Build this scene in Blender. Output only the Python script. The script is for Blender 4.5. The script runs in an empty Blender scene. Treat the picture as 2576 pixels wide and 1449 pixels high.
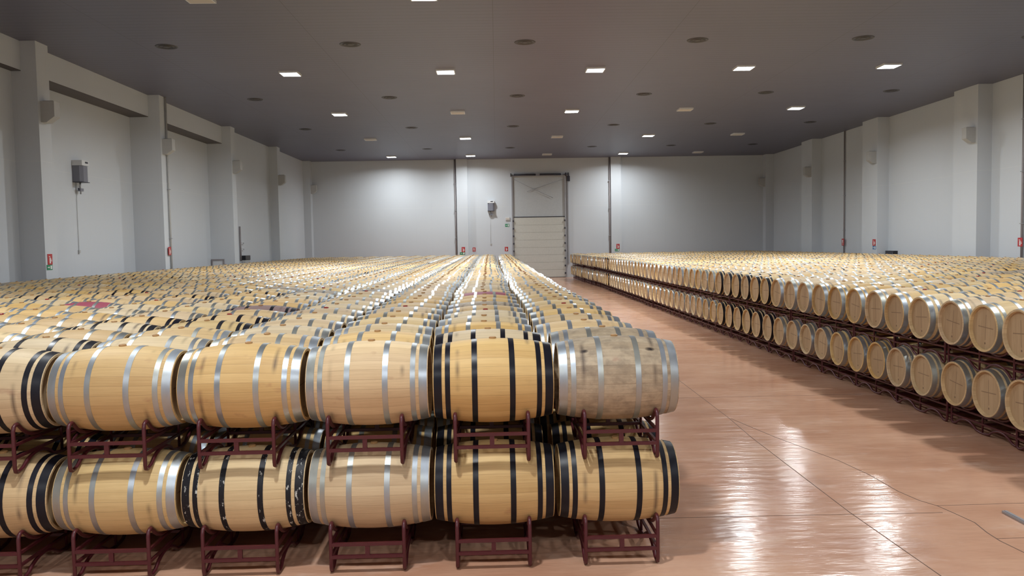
import bpy, math, random
import numpy as np
from mathutils import Matrix, Vector

C = bpy.context.scene.collection
scn = bpy.context.scene
PI = math.pi

# ------------------------------------------------------------------ camera, world, exposure
F_PX = 2041.34
cam_d = bpy.data.cameras.new('camera')
cam_d.sensor_fit = 'HORIZONTAL'; cam_d.sensor_width = 36.0
cam_d.lens = F_PX / 2576 * 36.0
cam_d.clip_start = 0.05; cam_d.clip_end = 200
cam = bpy.data.objects.new('camera', cam_d); C.objects.link(cam)
CAM_H = 2.6044
fw = Vector((0.018071, 0.998285, -0.055687)); rt = Vector((0.999678, -0.019032, -0.016782)); up = Vector((0.017813, 0.055366, 0.998307))
m = Matrix((rt, up, -fw)).transposed().to_4x4(); m.translation = Vector((0, 0, CAM_H))
cam.matrix_world = m
scn.camera = cam
w = bpy.data.worlds.new('world'); scn.world = w; w.use_nodes = True
w.node_tree.nodes['Background'].inputs[0].default_value = (0.5, 0.5, 0.55, 1)
w.node_tree.nodes['Background'].inputs[1].default_value = 0.05
scn.view_settings.view_transform = 'Standard'; scn.view_settings.look = 'None'
scn.view_settings.gamma = 1.0; scn.view_settings.use_curve_mapping = False
scn.view_settings.exposure = -0.02

CEIL = 8.75
LAMP_W = 360.0
LAMP_COL = (0.93, 0.975, 1.0)
# (x, y, lit): the grid of ceiling panels, rows front to back
LX = (-7.2, -1.7, 3.63, 8.96, 14.2)
LIGHTS = []
for Y, on in ((-5.0, (1, 1, 1, 1, 0)), (4.2, (0, 1, 0, 0, 1)), (10.6, (1, 0, 0, 1, 0)), (20.4, (0, 1, 0, 1, 0)), (29.27, (1, 1, 1, 1, 1)),  # first row is unseen, behind the viewer, added for fill
              (38.35, (1, 0, 1, 0, 1)), (47.6, (0, 1, 0, 1, 0)), (57.0, (1, 1, 0, 1, 0))):
    for X, o in zip(LX, on): LIGHTS.append((X, Y, o))
lamp_data = bpy.data.lights.new('panel_lamp', 'AREA')
lamp_data.shape = 'SQUARE'; lamp_data.size = 0.45; lamp_data.energy = LAMP_W; lamp_data.color = LAMP_COL; lamp_data.spread = math.radians(162)

lamp_soft = lamp_data.copy(); lamp_soft.name = 'panel_lamp_dim'; lamp_soft.energy = LAMP_W * 0.68     # the weaker last row, close to the back wall

# ------------------------------------------------------------------ helpers
def tag(o, label=None, cat=None, group=None, kind=None):
    if label: o['label'] = label
    if cat: o['category'] = cat
    if group: o['group'] = group
    if kind: o['kind'] = kind
    return o

def empty(name, loc=(0, 0, 0), label=None, cat=None, group=None, kind=None, rz=0):
    o = bpy.data.objects.new(name, None); C.objects.link(o)
    o.empty_display_size = 0.2
    o.location = loc; o.rotation_euler = (0, 0, rz)
    return tag(o, label, cat, group, kind)

class MB:
    """collects verts, faces, uvs and material indices for one mesh"""
    def __init__(s): s.v = []; s.f = []; s.mi = []; s.sm = []; s.uv = []
    def add(s, v, f, mi=0, smooth=False, uv=None):
        b = len(s.v); s.v += [tuple(p) for p in v]
        for k, q in enumerate(f):
            s.f.append(tuple(i + b for i in q)); s.mi.append(mi); s.sm.append(smooth)
            s.uv.append(uv[k] if uv else [(0, 0)] * len(q))
        return s
    def box(s, a, b, mi=0):
        x0, y0, z0 = a; x1, y1, z1 = b
        v = [(x0, y0, z0), (x1, y0, z0), (x1, y1, z0), (x0, y1, z0), (x0, y0, z1), (x1, y0, z1), (x1, y1, z1), (x0, y1, z1)]
        return s.add(v, [(0, 3, 2, 1), (4, 5, 6, 7), (0, 1, 5, 4), (1, 2, 6, 5), (2, 3, 7, 6), (3, 0, 4, 7)], mi)
    def poly(s, pts, d, mi=0):
        """prism: polygon pts extruded along vector d"""
        n = len(pts); d = Vector(d)
        v = [Vector(p) for p in pts] + [Vector(p) + d for p in pts]
        f = [tuple(range(n - 1, -1, -1)), tuple(range(n, 2 * n))] + [(i, (i + 1) % n, n + (i + 1) % n, n + i) for i in range(n)]
        return s.add(v, f, mi)
    def tube(s, pts, r, n=8, closed=False, mi=0):
        P = [Vector(p) for p in pts]; N = len(P); v = []
        ref = None
        for i in range(N):
            a = P[(i - 1) % N] if (closed or i > 0) else P[i]
            b = P[(i + 1) % N] if (closed or i < N - 1) else P[i]
            t = (b - a).normalized()
            if ref is None:
                ref = t.orthogonal().normalized()
                if abs(t.x) < 0.5: ref = Vector((1, 0, 0))
            x = (ref - t * ref.dot(t)).normalized(); y = t.cross(x); ref = x
            for k in range(n):
                q = 2 * PI * k / n
                v.append(P[i] + x * (r * math.cos(q)) + y * (r * math.sin(q)))
        f = []
        for i in range(N if closed else N - 1):
            j = (i + 1) % N
            for k in range(n):
                l = (k + 1) % n
                f.append((i * n + k, i * n + l, j * n + l, j * n + k))
        if not closed: f += [tuple(range(n - 1, -1, -1)), tuple(range((N - 1) * n, N * n))]
        return s.add(v, f, mi, True)
    def mesh(s, name, mats):
        me = bpy.data.meshes.new(name); me.from_pydata(s.v, [], s.f); me.update()
        me.polygons.foreach_set('material_index', s.mi); me.polygons.foreach_set('use_smooth', s.sm)
        uv = me.uv_layers.new(name='UVMap')
        uv.data.foreach_set('uv', [c for q in s.uv for p in q for c in p])
        for m in (mats if isinstance(mats, (list, tuple)) else [mats]): me.materials.append(m)
        return me
    def build(s, name, mats, parent=None, **kw):
        o = bpy.data.objects.new(name, s.mesh(name, mats)); C.objects.link(o)
        if parent: o.parent = parent
        return tag(o, **kw)

def obj(name, me, parent=None):
    o = bpy.data.objects.new(name, me); C.objects.link(o)
    if parent: o.parent = parent
    return o

# ------------------------------------------------------------------ materials
class NT:
    def __init__(s, name):
        s.m = bpy.data.materials.new(name); s.m.use_nodes = True; s.t = s.m.node_tree
        s.b = s.t.nodes['Principled BSDF']
    def n(s, typ, **kw):
        x = s.t.nodes.new(typ)
        for k, v in kw.items():
            if k.startswith('i_'): x.inputs[int(k[2:]) if k[2:].isdigit() else k[2:].replace('_', ' ')].default_value = v
            else: setattr(x, k, v)
        return x
    def l(s, a, b): s.t.links.new(a, b)
    def math(s, op, a, b=0.0, c=None, clamp=False):
        x = s.n('ShaderNodeMath', operation=op, use_clamp=clamp)
        for i, q in enumerate((a, b, c)):
            if q is None: continue
            if isinstance(q, (int, float)): x.inputs[i].default_value = q
            else: s.l(q, x.inputs[i])
        return x.outputs[0]
    def mix(s, f, a, b, blend='MIX'):
        x = s.n('ShaderNodeMix', data_type='RGBA', blend_type=blend)
        for i, q in ((0, f), (6, a), (7, b)):
            if isinstance(q, (int, float)): x.inputs[i].default_value = q
            elif isinstance(q, tuple): x.inputs[i].default_value = (*q, 1) if len(q) == 3 else q
            else: s.l(q, x.inputs[i])
        return x.outputs[2]
    def noise(s, vec, scale, detail=3, rough=0.5, dim='3D', w=None):
        x = s.n('ShaderNodeTexNoise', noise_dimensions=dim); x.inputs['Scale'].default_value = scale
        x.inputs['Detail'].default_value = detail; x.inputs['Roughness'].default_value = rough
        if vec is not None: s.l(vec, x.inputs['Vector'])
        if w is not None: s.l(w, x.inputs['W'])
        return x.outputs[0]
    def ramp(s, v, a, b):
        x = s.n('ShaderNodeMapRange', clamp=True); x.inputs[1].default_value = a; x.inputs[2].default_value = b
        s.l(v, x.inputs[0]); return x.outputs[0]
    def scale(s, vec, xyz):
        x = s.n('ShaderNodeVectorMath', operation='MULTIPLY'); s.l(vec, x.inputs[0]); x.inputs[1].default_value = xyz
        return x.outputs[0]
    def bump(s, h, strength, dist):
        x = s.n('ShaderNodeBump'); x.inputs['Strength'].default_value = strength; x.inputs['Distance'].default_value = dist
        s.l(h, x.inputs['Height']); s.l(x.outputs[0], s.b.inputs['Normal'])

def plain(name, col, rough=0.5, metal=0.0, spec=None):
    t = NT(name); b = t.b
    g = t.n('ShaderNodeTexCoord').outputs['Object']
    f = t.noise(g, 9.0, 3)
    t.l(t.mix(f, tuple(c * 0.93 for c in col), tuple(min(1, c * 1.06) for c in col)), b.inputs['Base Color'])
    b.inputs['Roughness'].default_value = rough; b.inputs['Metallic'].default_value = metal
    if spec is not None: b.inputs['Specular IOR Level'].default_value = spec
    return t.m

def seed_of(t):
    """a number per barrel: object random for single barrels, the seed attribute inside the joined mesh"""
    a = t.n('ShaderNodeAttribute', attribute_name='seed', attribute_type='GEOMETRY').outputs['Fac']
    r = t.n('ShaderNodeAttribute', attribute_name='grain', attribute_type='OBJECT').outputs['Fac']
    return t.math('ADD', a, r)

def wood(name, c_dark, c_light, mark=0.75, red_zone=False, grime=0.0, stain=0.35):
    """stave wood in barrel UVs: u = metres along the barrel from its middle, v = angle / 2 pi (0.25 = top)"""
    t = NT(name); b = t.b
    sd = seed_of(t)
    uv = t.n('ShaderNodeSeparateXYZ'); t.l(t.n('ShaderNodeUVMap', uv_map='UVMap').outputs[0], uv.inputs[0])
    u, v = uv.outputs[0], uv.outputs[1]
    sidx = t.math('FLOOR', t.math('MULTIPLY', v, 28.0))
    wn = t.n('ShaderNodeTexWhiteNoise', noise_dimensions='2D')
    cb = t.n('ShaderNodeCombineXYZ'); t.l(sidx, cb.inputs[0]); t.l(sd, cb.inputs[1]); t.l(cb.outputs[0], wn.inputs['Vector'])
    stv = wn.outputs['Value']
    # grain: long along u
    g = t.n('ShaderNodeCombineXYZ'); t.l(t.math('MULTIPLY', u, 3.0), g.inputs[0]); t.l(t.math('MULTIPLY', v, 160.0), g.inputs[1])
    t.l(t.math('MULTIPLY', t.math('ADD', sd, stv), 37.0), g.inputs[2])
    grain = t.noise(g.outputs[0], 1.0, 4, 0.6)
    g2 = t.n('ShaderNodeCombineXYZ'); t.l(t.math('MULTIPLY', u, 2.2), g2.inputs[0]); t.l(t.math('MULTIPLY', v, 5.0), g2.inputs[1]); t.l(t.math('MULTIPLY', sd, 91.0), g2.inputs[2])
    blot = t.noise(g2.outputs[0], 1.0, 3, 0.55)
    f = t.math('ADD', t.math('MULTIPLY', stv, 0.34), t.math('ADD', t.math('MULTIPLY', grain, 0.55), t.math('MULTIPLY', blot, 0.35)))
    f = t.math('SUBTRACT', f, 0.12, clamp=True)
    col = t.mix(f, c_dark, c_light)
    # per-barrel tint
    h = t.n('ShaderNodeTexWhiteNoise', noise_dimensions='1D'); t.l(t.math('MULTIPLY', sd, 77.7), h.inputs['W'])
    hs = t.n('ShaderNodeHueSaturation'); t.l(col, hs.inputs['Color'])
    t.l(t.math('ADD', t.math('MULTIPLY', h.outputs['Value'], 0.35), 0.8), hs.inputs['Saturation'])
    t.l(t.math('ADD', t.math('MULTIPLY', t.n('ShaderNodeTexWhiteNoise', noise_dimensions='1D').outputs['Value'], 0.0),
               t.math('ADD', t.math('MULTIPLY', t.math('FRACT', t.math('MULTIPLY', h.outputs['Value'], 13.0)), 0.16), 0.92)), hs.inputs['Value'])
    col = hs.outputs[0]
    # seams between staves
    fr = t.math('FRACT', t.math('MULTIPLY', v, 28.0))
    seam = t.math('LESS_THAN', t.math('MINIMUM', fr, t.math('SUBTRACT', 1.0, fr)), 0.018)
    col = t.mix(t.math('MULTIPLY', seam, 0.35), col, (0.16, 0.09, 0.04))
    # grey rub marks where rack rails once touched
    au = t.math('ABSOLUTE', u)
    rub = t.math('SUBTRACT', 1.0, t.math('DIVIDE', t.math('ABSOLUTE', t.math('SUBTRACT', au, 0.285)), 0.026), clamp=True)
    g3 = t.n('ShaderNodeCombineXYZ'); t.l(t.math('SIGN', u), g3.inputs[0]); t.l(t.math('MULTIPLY', v, 6.0), g3.inputs[1]); t.l(t.math('MULTIPLY', sd, 55.0), g3.inputs[2])
    rn = t.ramp(t.noise(g3.outputs[0], 1.0, 2), 0.50, 0.64)
    col = t.mix(t.math('MULTIPLY', t.math('MULTIPLY', rub, rn), mark), col, (0.075, 0.05, 0.04))
    # wine stains, thin and reddish, near the top
    g4 = t.n('ShaderNodeCombineXYZ'); t.l(t.math('MULTIPLY', u, 5.0), g4.inputs[0]); t.l(t.math('MULTIPLY', v, 16.0), g4.inputs[1]); t.l(t.math('MULTIPLY', sd, 23.0), g4.inputs[2])
    sn = t.ramp(t.noise(g4.outputs[0], 1.0, 3), 0.66, 0.78)
    col = t.mix(t.math('MULTIPLY', sn, stain), col, (0.30, 0.10, 0.07))
    if grime:
        g5 = t.n('ShaderNodeCombineXYZ'); t.l(t.math('MULTIPLY', u, 7.0), g5.inputs[0]); t.l(t.math('MULTIPLY', v, 22.0), g5.inputs[1])
        gn = t.ramp(t.noise(g5.outputs[0], 1.0, 5, 0.65), 0.42, 0.7)
        col = t.mix(t.math('MULTIPLY', gn, grime), col, (0.09, 0.07, 0.055))
        # two knots
        for kx, kv in ((-0.27, 0.362), (0.27, 0.358)):
            d = t.math('SQRT', t.math('ADD', t.math('POWER', t.math('MULTIPLY', t.math('SUBTRACT', u, kx), 1.0), 2.0), t.math('POWER', t.math('MULTIPLY', t.math('SUBTRACT', v, kv), 4.2), 2.0)))
            d = t.math('ADD', d, t.math('MULTIPLY', t.math('SUBTRACT', gn, 0.5), 0.03))
            k = t.math('SUBTRACT', 1.0, t.math('DIVIDE', d, 0.035), clamp=True)
            col = t.mix(t.math('POWER', k, 0.6), col, (0.02, 0.012, 0.012))
    if red_zone:
        z = t.math('LESS_THAN', au, red_zone)
        rc = t.mix(grain, (0.26, 0.045, 0.075), (0.42, 0.11, 0.15))
        col = t.mix(z, col, rc)
    t.l(col, b.inputs['Base Color'])
    b.inputs['Roughness'].default_value = 0.55
    b.inputs['Specular IOR Level'].default_value = 0.3
    t.bump(t.math('ADD', grain, t.math('MULTIPLY', seam, -1.2)), 0.25, 0.004)
    return t.m

def hoop(name, col, rough, metal, chips=0.0, yellow=0.0):
    t = NT(name); b = t.b; sd = seed_of(t)
    uv = t.n('ShaderNodeSeparateXYZ'); t.l(t.n('ShaderNodeUVMap', uv_map='UVMap').outputs[0], uv.inputs[0])
    g = t.n('ShaderNodeCombineXYZ'); t.l(t.math('MULTIPLY', uv.outputs[0], 30.0), g.inputs[0]); t.l(t.math('MULTIPLY', uv.outputs[1], 24.0), g.inputs[1]); t.l(t.math('MULTIPLY', sd, 47.0), g.inputs[2])
    n1 = t.noise(g.outputs[0], 0.5, 4, 0.6)
    c = t.mix(n1, tuple(q * 0.78 for q in col), tuple(min(1, q * 1.15) for q in col))
    if yellow:
        c = t.mix(t.math('MULTIPLY', t.ramp(t.noise(g.outputs[0], 0.17, 2), 0.4, 0.65), yellow), c, (0.50, 0.47, 0.28))
    b.inputs['Metallic'].default_value = metal
    if metal == 0: b.inputs['Specular IOR Level'].default_value = 0.28
    if chips:
        ch = t.ramp(t.noise(g.outputs[0], 1.3, 4, 0.7), 0.60, 0.64)
        c = t.mix(t.math('MULTIPLY', ch, chips), c, (0.55, 0.56, 0.52))
    t.l(c, b.inputs['Base Color'])
    hv = t.n('ShaderNodeTexWhiteNoise', noise_dimensions='1D'); t.l(t.math('MULTIPLY', sd, 311.0), hv.inputs['W'])
    t.l(t.math('ADD', t.math('ADD', t.math('MULTIPLY', n1, 0.14), t.math('MULTIPLY', hv.outputs['Value'], 0.16)), rough - 0.12), b.inputs['Roughness'])
    t.bump(n1, 0.18, 0.003)
    return t.m

M = {}
M['wood'] = wood('oak_wood', (0.46, 0.285, 0.125), (0.82, 0.605, 0.315))
M['pale'] = wood('pale_oak_wood', (0.48, 0.325, 0.155), (0.83, 0.65, 0.365))
M['grey'] = wood('weathered_oak_wood', (0.28, 0.205, 0.135), (0.62, 0.52, 0.385), grime=0.5)
M['red'] = wood('wine_red_oak_wood', (0.46, 0.285, 0.125), (0.82, 0.605, 0.315), red_zone=0.335)
M['mauve'] = wood('mauve_oak_wood', (0.16, 0.095, 0.09), (0.36, 0.25, 0.23))
M['silver'] = hoop('galvanised_hoop', (0.44, 0.485, 0.54), 0.34, 0.80, yellow=0.4)
M['black'] = hoop('black_hoop', (0.010, 0.010, 0.016), 0.32, 0.0)
M['chipped'] = hoop('chipped_black_hoop', (0.012, 0.012, 0.016), 0.38, 0.0, chips=1.0)

def head_mat():
    t = NT('barrel_head_wood'); b = t.b; sd = seed_of(t)
    uv = t.n('ShaderNodeSeparateXYZ'); t.l(t.n('ShaderNodeUVMap', uv_map='UVMap').outputs[0], uv.inputs[0])
    u, v = uv.outputs[0], uv.outputs[1]      # metres across the head, metres up
    k = t.math('FLOOR', t.math('MULTIPLY', u, 11.0))
    wn = t.n('ShaderNodeTexWhiteNoise', noise_dimensions='2D'); cb = t.n('ShaderNodeCombineXYZ'); t.l(k, cb.inputs[0]); t.l(sd, cb.inputs[1]); t.l(cb.outputs[0], wn.inputs['Vector'])
    g = t.n('ShaderNodeCombineXYZ'); t.l(t.math('MULTIPLY', u, 60.0), g.inputs[0]); t.l(t.math('MULTIPLY', v, 5.0), g.inputs[1]); t.l(t.math('MULTIPLY', sd, 31.0), g.inputs[2])
    gr = t.noise(g.outputs[0], 1.0, 3)
    c = t.mix(t.math('ADD', t.math('MULTIPLY', gr, 0.6), t.math('MULTIPLY', wn.outputs['Value'], 0.4)), (0.35, 0.225, 0.115), (0.60, 0.44, 0.26))
    au, av = t.math('ABSOLUTE', u), t.math('ABSOLUTE', t.math('ADD', v, -0.01))
    hor = t.math('MULTIPLY', t.math('LESS_THAN', av, 0.006), t.math('LESS_THAN', au, 0.15))
    ver = t.math('MULTIPLY', t.math('LESS_THAN', au, 0.005), t.math('LESS_THAN', av, 0.16))
    c = t.mix(t.math('MULTIPLY', t.math('MAXIMUM', hor, ver), 0.6), c, (0.16, 0.10, 0.06))
    d = t.math('SQRT', t.math('ADD', t.math('POWER', u, 2.0), t.math('POWER', t.math('ADD', v, 0.19), 2.0)))
    c = t.mix(t.math('MULTIPLY', t.math('LESS_THAN', d, 0.014), 0.7), c, (0.10, 0.06, 0.04))
    fr = t.math('FRACT', t.math('MULTIPLY', u, 11.0))
    c = t.mix(t.math('MULTIPLY', t.math('LESS_THAN', fr, 0.03), 0.4), c, (0.2, 0.12, 0.06))
    t.l(c, b.inputs['Base Color']); b.inputs['Roughness'].default_value = 0.6
    return t.m
M['head'] = head_mat()
M['bung'] = plain('amber_silicone_bung', (0.42, 0.24, 0.10), 0.45)
M['bung_red'] = plain('red_bung', (0.28, 0.02, 0.02), 0.4)
M['rack'] = plain('maroon_painted_steel', (0.080, 0.013, 0.018), 0.38)

def wall_mat():
    t = NT('white_sandwich_panel'); b = t.b
    g = t.n('ShaderNodeTexCoord').outputs['Object']; sp = t.n('ShaderNodeSeparateXYZ'); t.l(g, sp.inputs[0])
    z = sp.outputs[2]
    n = t.noise(g, 0.35, 3)
    c = t.mix(n, (0.60, 0.63, 0.665), (0.65, 0.68, 0.715))
    line = t.math('LESS_THAN', t.math('ABSOLUTE', t.math('SUBTRACT', z, 5.25)), 0.008)
    c = t.mix(t.math('MULTIPLY', line, 0.6), c, (0.72, 0.74, 0.74))
    s = t.math('ADD', sp.outputs[0], sp.outputs[1])
    fr = t.math('FRACT', t.math('DIVIDE', s, 1.15))
    c = t.mix(t.math('MULTIPLY', t.math('LESS_THAN', fr, 0.006), 0.12), c, (0.30, 0.31, 0.32))
    t.l(c, b.inputs['Base Color']); b.inputs['Roughness'].default_value = 0.42
    b.inputs['Specular IOR Level'].default_value = 0.35
    return t.m
M['wall'] = wall_mat()

def ceil_mat():
    t = NT('mauve_grey_metal_ceiling'); b = t.b
    g = t.n('ShaderNodeTexCoord').outputs['Object']; sp = t.n('ShaderNodeSeparateXYZ'); t.l(g, sp.inputs[0])
    c = t.mix(t.noise(g, 0.25, 3), (0.128, 0.128, 0.180), (0.160, 0.160, 0.220))
    fy = t.math('FRACT', t.math('DIVIDE', sp.outputs[1], 0.3))
    line = t.math('LESS_THAN', fy, 0.07)
    br = t.noise(t.scale(g, (1.5, 0.4, 1)), 1.0, 2)
    c = t.mix(t.math('MULTIPLY', t.math('MULTIPLY', line, br), 0.9), c, (0.035, 0.03, 0.03))
    fx = t.math('FRACT', t.math('DIVIDE', sp.outputs[0], 5.33))
    c = t.mix(t.math('MULTIPLY', t.math('LESS_THAN', fx, 0.003), 0.6), c, (0.05, 0.04, 0.04))
    t.l(c, b.inputs['Base Color']); b.inputs['Roughness'].default_value = 0.45
    t.bump(t.math('MULTIPLY', line, -1.0), 0.4, 0.01)
    return t.m
M['ceiling'] = ceil_mat()

def floor_mat():
    t = NT('terracotta_polished_concrete'); b = t.b
    g = t.n('ShaderNodeTexCoord').outputs['Object']
    a = t.noise(t.scale(g, (0.55, 0.9, 1)), 1.0, 5, 0.6)
    bb = t.noise(t.scale(g, (1.6, 5.0, 1)), 1.0, 4, 0.6)
    f = t.math('ADD', t.math('MULTIPLY', t.ramp(a, 0.33, 0.67), 0.6), t.math('MULTIPLY', bb, 0.4))
    c = t.mix(f, (0.44, 0.205, 0.120), (0.68, 0.42, 0.285))
    pale = t.ramp(t.noise(t.scale(g, (0.8, 1.6, 1)), 1.3, 4, 0.65), 0.58, 0.75)
    c = t.mix(t.math('MULTIPLY', pale, 0.5), c, (0.76, 0.56, 0.45))
    t.l(c, b.inputs['Base Color'])
    rr = t.noise(t.scale(g, (3, 8, 1)), 1.0, 4, 0.65)
    t.l(t.math('ADD', t.math('MULTIPLY', rr, 0.20), 0.08), b.inputs['Roughness'])
    b.inputs['Specular IOR Level'].default_value = 0.27
    h = t.noise(t.scale(g, (2.2, 9.0, 1)), 1.0, 3, 0.5)
    h2 = t.noise(t.scale(g, (9, 34.0, 1)), 1.0, 2, 0.5)
    t.bump(t.math('ADD', h, t.math('MULTIPLY', h2, 0.18)), 0.5, 0.012)
    return t.m
M['floor'] = floor_mat()
M['joint'] = plain('dark_floor_joint', (0.15, 0.085, 0.06), 0.8)
M['white'] = plain('white_plastic', (0.72, 0.73, 0.74), 0.4)
M['cream'] = plain('cream_diffuser', (0.62, 0.56, 0.50), 0.5)
M['grey_box'] = plain('light_grey_plastic', (0.50, 0.50, 0.49), 0.5)
M['grey_dark'] = plain('blue_grey_plastic', (0.20, 0.205, 0.245), 0.35)
M['steel'] = plain('galvanised_steel', (0.42, 0.43, 0.46), 0.4, 0.7)
M['dark'] = plain('dark_steel', (0.05, 0.05, 0.065), 0.45, 0.3)
M['pipe'] = plain('brown_grey_pipe', (0.30, 0.27, 0.275), 0.5)
M['door'] = plain('ivory_door_panel', (0.60, 0.595, 0.54), 0.45)
M['upper'] = plain('upper_door_panel', (0.50, 0.52, 0.53), 0.45)
M['soffit'] = plain('dark_beam_underside', (0.10, 0.085, 0.085), 0.6)
M['door_seam'] = plain('door_seam', (0.42, 0.41, 0.37), 0.6)
M['sign_red'] = plain('sign_red', (0.50, 0.035, 0.04), 0.4)
M['sign_green'] = plain('sign_green', (0.01, 0.25, 0.11), 0.4)
M['sign_blue'] = plain('sign_blue', (0.05, 0.20, 0.42), 0.4)
M['sign_white'] = plain('sign_white', (0.80, 0.80, 0.78), 0.4)
M['vent'] = plain('dark_vent_metal', (0.03, 0.026, 0.028), 0.5)
M['vent_light'] = plain('vent_blade_metal', (0.045, 0.04, 0.045), 0.45)
M['black_panel'] = plain('black_panel', (0.02, 0.02, 0.025), 0.4)
def emit():
    t = NT('lit_diffuser'); t.b.inputs['Base Color'].default_value = (0.9, 0.9, 0.88, 1)
    t.b.inputs['Emission Color'].default_value = (0.95, 0.98, 1.0, 1); t.b.inputs['Emission Strength'].default_value = 18.0
    return t.m
M['lit'] = emit()

# ------------------------------------------------------------------ the room
XL, XR = -13.41, 19.75          # pilaster faces
BW = 59.93                      # back wall
Y0R = -12.0                     # wall behind the viewer
def struct(name, mb, mat, parent=None):
    return mb.build(name, mat, parent, kind='structure')
fl = struct('floor', MB().box((-15.2, Y0R, -0.2), (21.0, BW + 0.2, 0.0)), M['floor'])
def strip(pts, wd):
    mb = MB(); P = [Vector((x, y, 0)) for x, y in pts]
    for a, b in zip(P, P[1:]):
        t = (b - a).normalized(); s = Vector((-t.y, t.x, 0)) * wd / 2; a2 = a - t * wd * .3; b2 = b + t * wd * .3
        z = Vector((0, 0, 0.0015)); z0 = Vector((0, 0, -0.002))
        mb.add([a2 - s + z, b2 - s + z, b2 + s + z, a2 + s + z, a2 - s + z0, b2 - s + z0, b2 + s + z0, a2 + s + z0],
               [(0, 1, 2, 3), (0, 4, 5, 1), (1, 5, 6, 2), (2, 6, 7, 3), (3, 7, 4, 0)])
    return mb
strip([(3.37, 2.0), (3.36, 6.0), (3.30, 7.5), (3.30, 10.5), (3.34, 11.6)], 0.008).build('control_joint', M['joint'], fl)
strip([(3.34, 11.6), (3.43, 58)], 0.007).build('control_joint', M['joint'], fl)
strip([(1.0, 7.46), (2.6, 7.45), (4.15, 7.43)], 0.007).build('control_joint', M['joint'], fl)
strip([(4.2, 7.63), (6.0, 7.67)], 0.006).build('control_joint', M['joint'], fl)
strip([(4.24, 6.75), (4.6, 6.76), (6.0, 6.8)], 0.006).build('control_joint', M['joint'], fl)
strip([(3.36, 11.6), (3.61, 10.45), (3.95, 9.27), (4.04, 8.66), (4.06, 8.1), (4.12, 7.8), (4.21, 7.62), (4.25, 7.4), (4.29, 7.15), (4.25, 6.9), (4.24, 6.7), (4.28, 6.4), (4.25, 6.0), (4.3, 4.0)], 0.009).build('floor_crack', M['joint'], fl)
for yy in (13.2, 18.9, 24.7, 30.4, 36.2, 42.0, 47.8, 53.5):
    strip([(1.3, yy), (6.0, yy + 0.03)], 0.007).build('control_joint', M['joint'], fl)

struct('ceiling', MB().box((-15.2, Y0R, CEIL), (21.0, BW + 0.2, CEIL + 0.2)), M['ceiling'])
PB = [24.39 + 8.73 * i for i in range(-4, 5)]   # pilaster fronts, spaced one bay apart (last one is the corner)
lw = MB()
for a, b, x in ((Y0R, 24.6, -14.15), (24.6, 42.0, -14.62), (42.0, BW + 0.2, -13.92)):
    lw.box((-15.2, a, 0), (x, b, CEIL))
struct('wall_left', lw, M['wall'])
struct('wall_right', MB().box((20.35, Y0R, 0), (21.0, BW + 0.2, CEIL)), M['wall'])
struct('wall_back', MB().box((-13.92, BW, 0), (20.35, BW + 0.2, CEIL)), M['wall'])
struct('wall_front', MB().box((-14.15, Y0R, 0), (20.35, Y0R + 0.2, CEIL)), M['wall'])
k = 1
for y in PB:
    e = BW if y > 58 else y + 0.66
    struct('trim_%d' % k, MB().box((-14.7, y, 0), (XL, e, CEIL)), M['wall']); k += 1
    e = BW if y > 58 else y + 1.75
    struct('trim_%d' % k, MB().box((XR, y, 0), (20.5, e, CEIL)), M['wall']); k += 1
for a, b, x in ((Y0R, 24.39, -14.4), (25.05, 33.12, -14.75), (33.78, 41.85, -14.75)):
    struct('trim_%d' % k, MB().box((x, a, 7.9), (-13.86, b, CEIL)), M['wall']); k += 1
    struct('trim_%d' % k, MB().box((x, a, 7.88), (-13.865, b, 7.9)), M['soffit']); k += 1  # thin darker sheet under each beam
for a, b in ((-2.86, -2.05), (8.45, 9.2)):
    struct('trim_%d' % k, MB().box((a, BW - 0.3, 0), (b, BW + 0.1, CEIL)), M['wall']); k += 1

def pipe(x, y, z0, z1, r, label, mat='pipe', brackets=True):
    o = empty('wall_pipe', (x, y, z0), label, 'pipe')
    MB().tube([(0, 0, 0), (0, 0, z1 - z0)], r, 10).build('tube', M[mat], o)
    if brackets:
        for zz in np.arange(1.0, z1 - z0, 2.0):
            MB().box((-r * 1.5, -r * 1.5, zz), (r * 1.5, r * 1.5, zz + 0.03)).build('clamp', M['steel'], o)
    return o
pipe(-2.95, BW - 0.09, 0, CEIL, 0.06, 'brown-grey downpipe beside the back wall pilaster left of the tall door')
pipe(8.38, BW - 0.09, 0, CEIL, 0.06, 'brown-grey downpipe beside the back wall pilaster right of the tall door')
pipe(20.29, 47.1, 0, CEIL, 0.04, 'thin grey conduit running full height on the far right wall')
pipe(20.27, 31.0, 0, CEIL, 0.045, 'thin grey conduit on the right wall at the right edge of photo')
pipe(-13.36, 33.62, 0, CEIL, 0.04, 'thin grey conduit running up the second left pilaster', 'grey_box')
pipe(-13.87, 44.3, 1.86, 3.73, 0.045, 'short grey conduit above the switch boxes on left wall', brackets=False)

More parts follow.
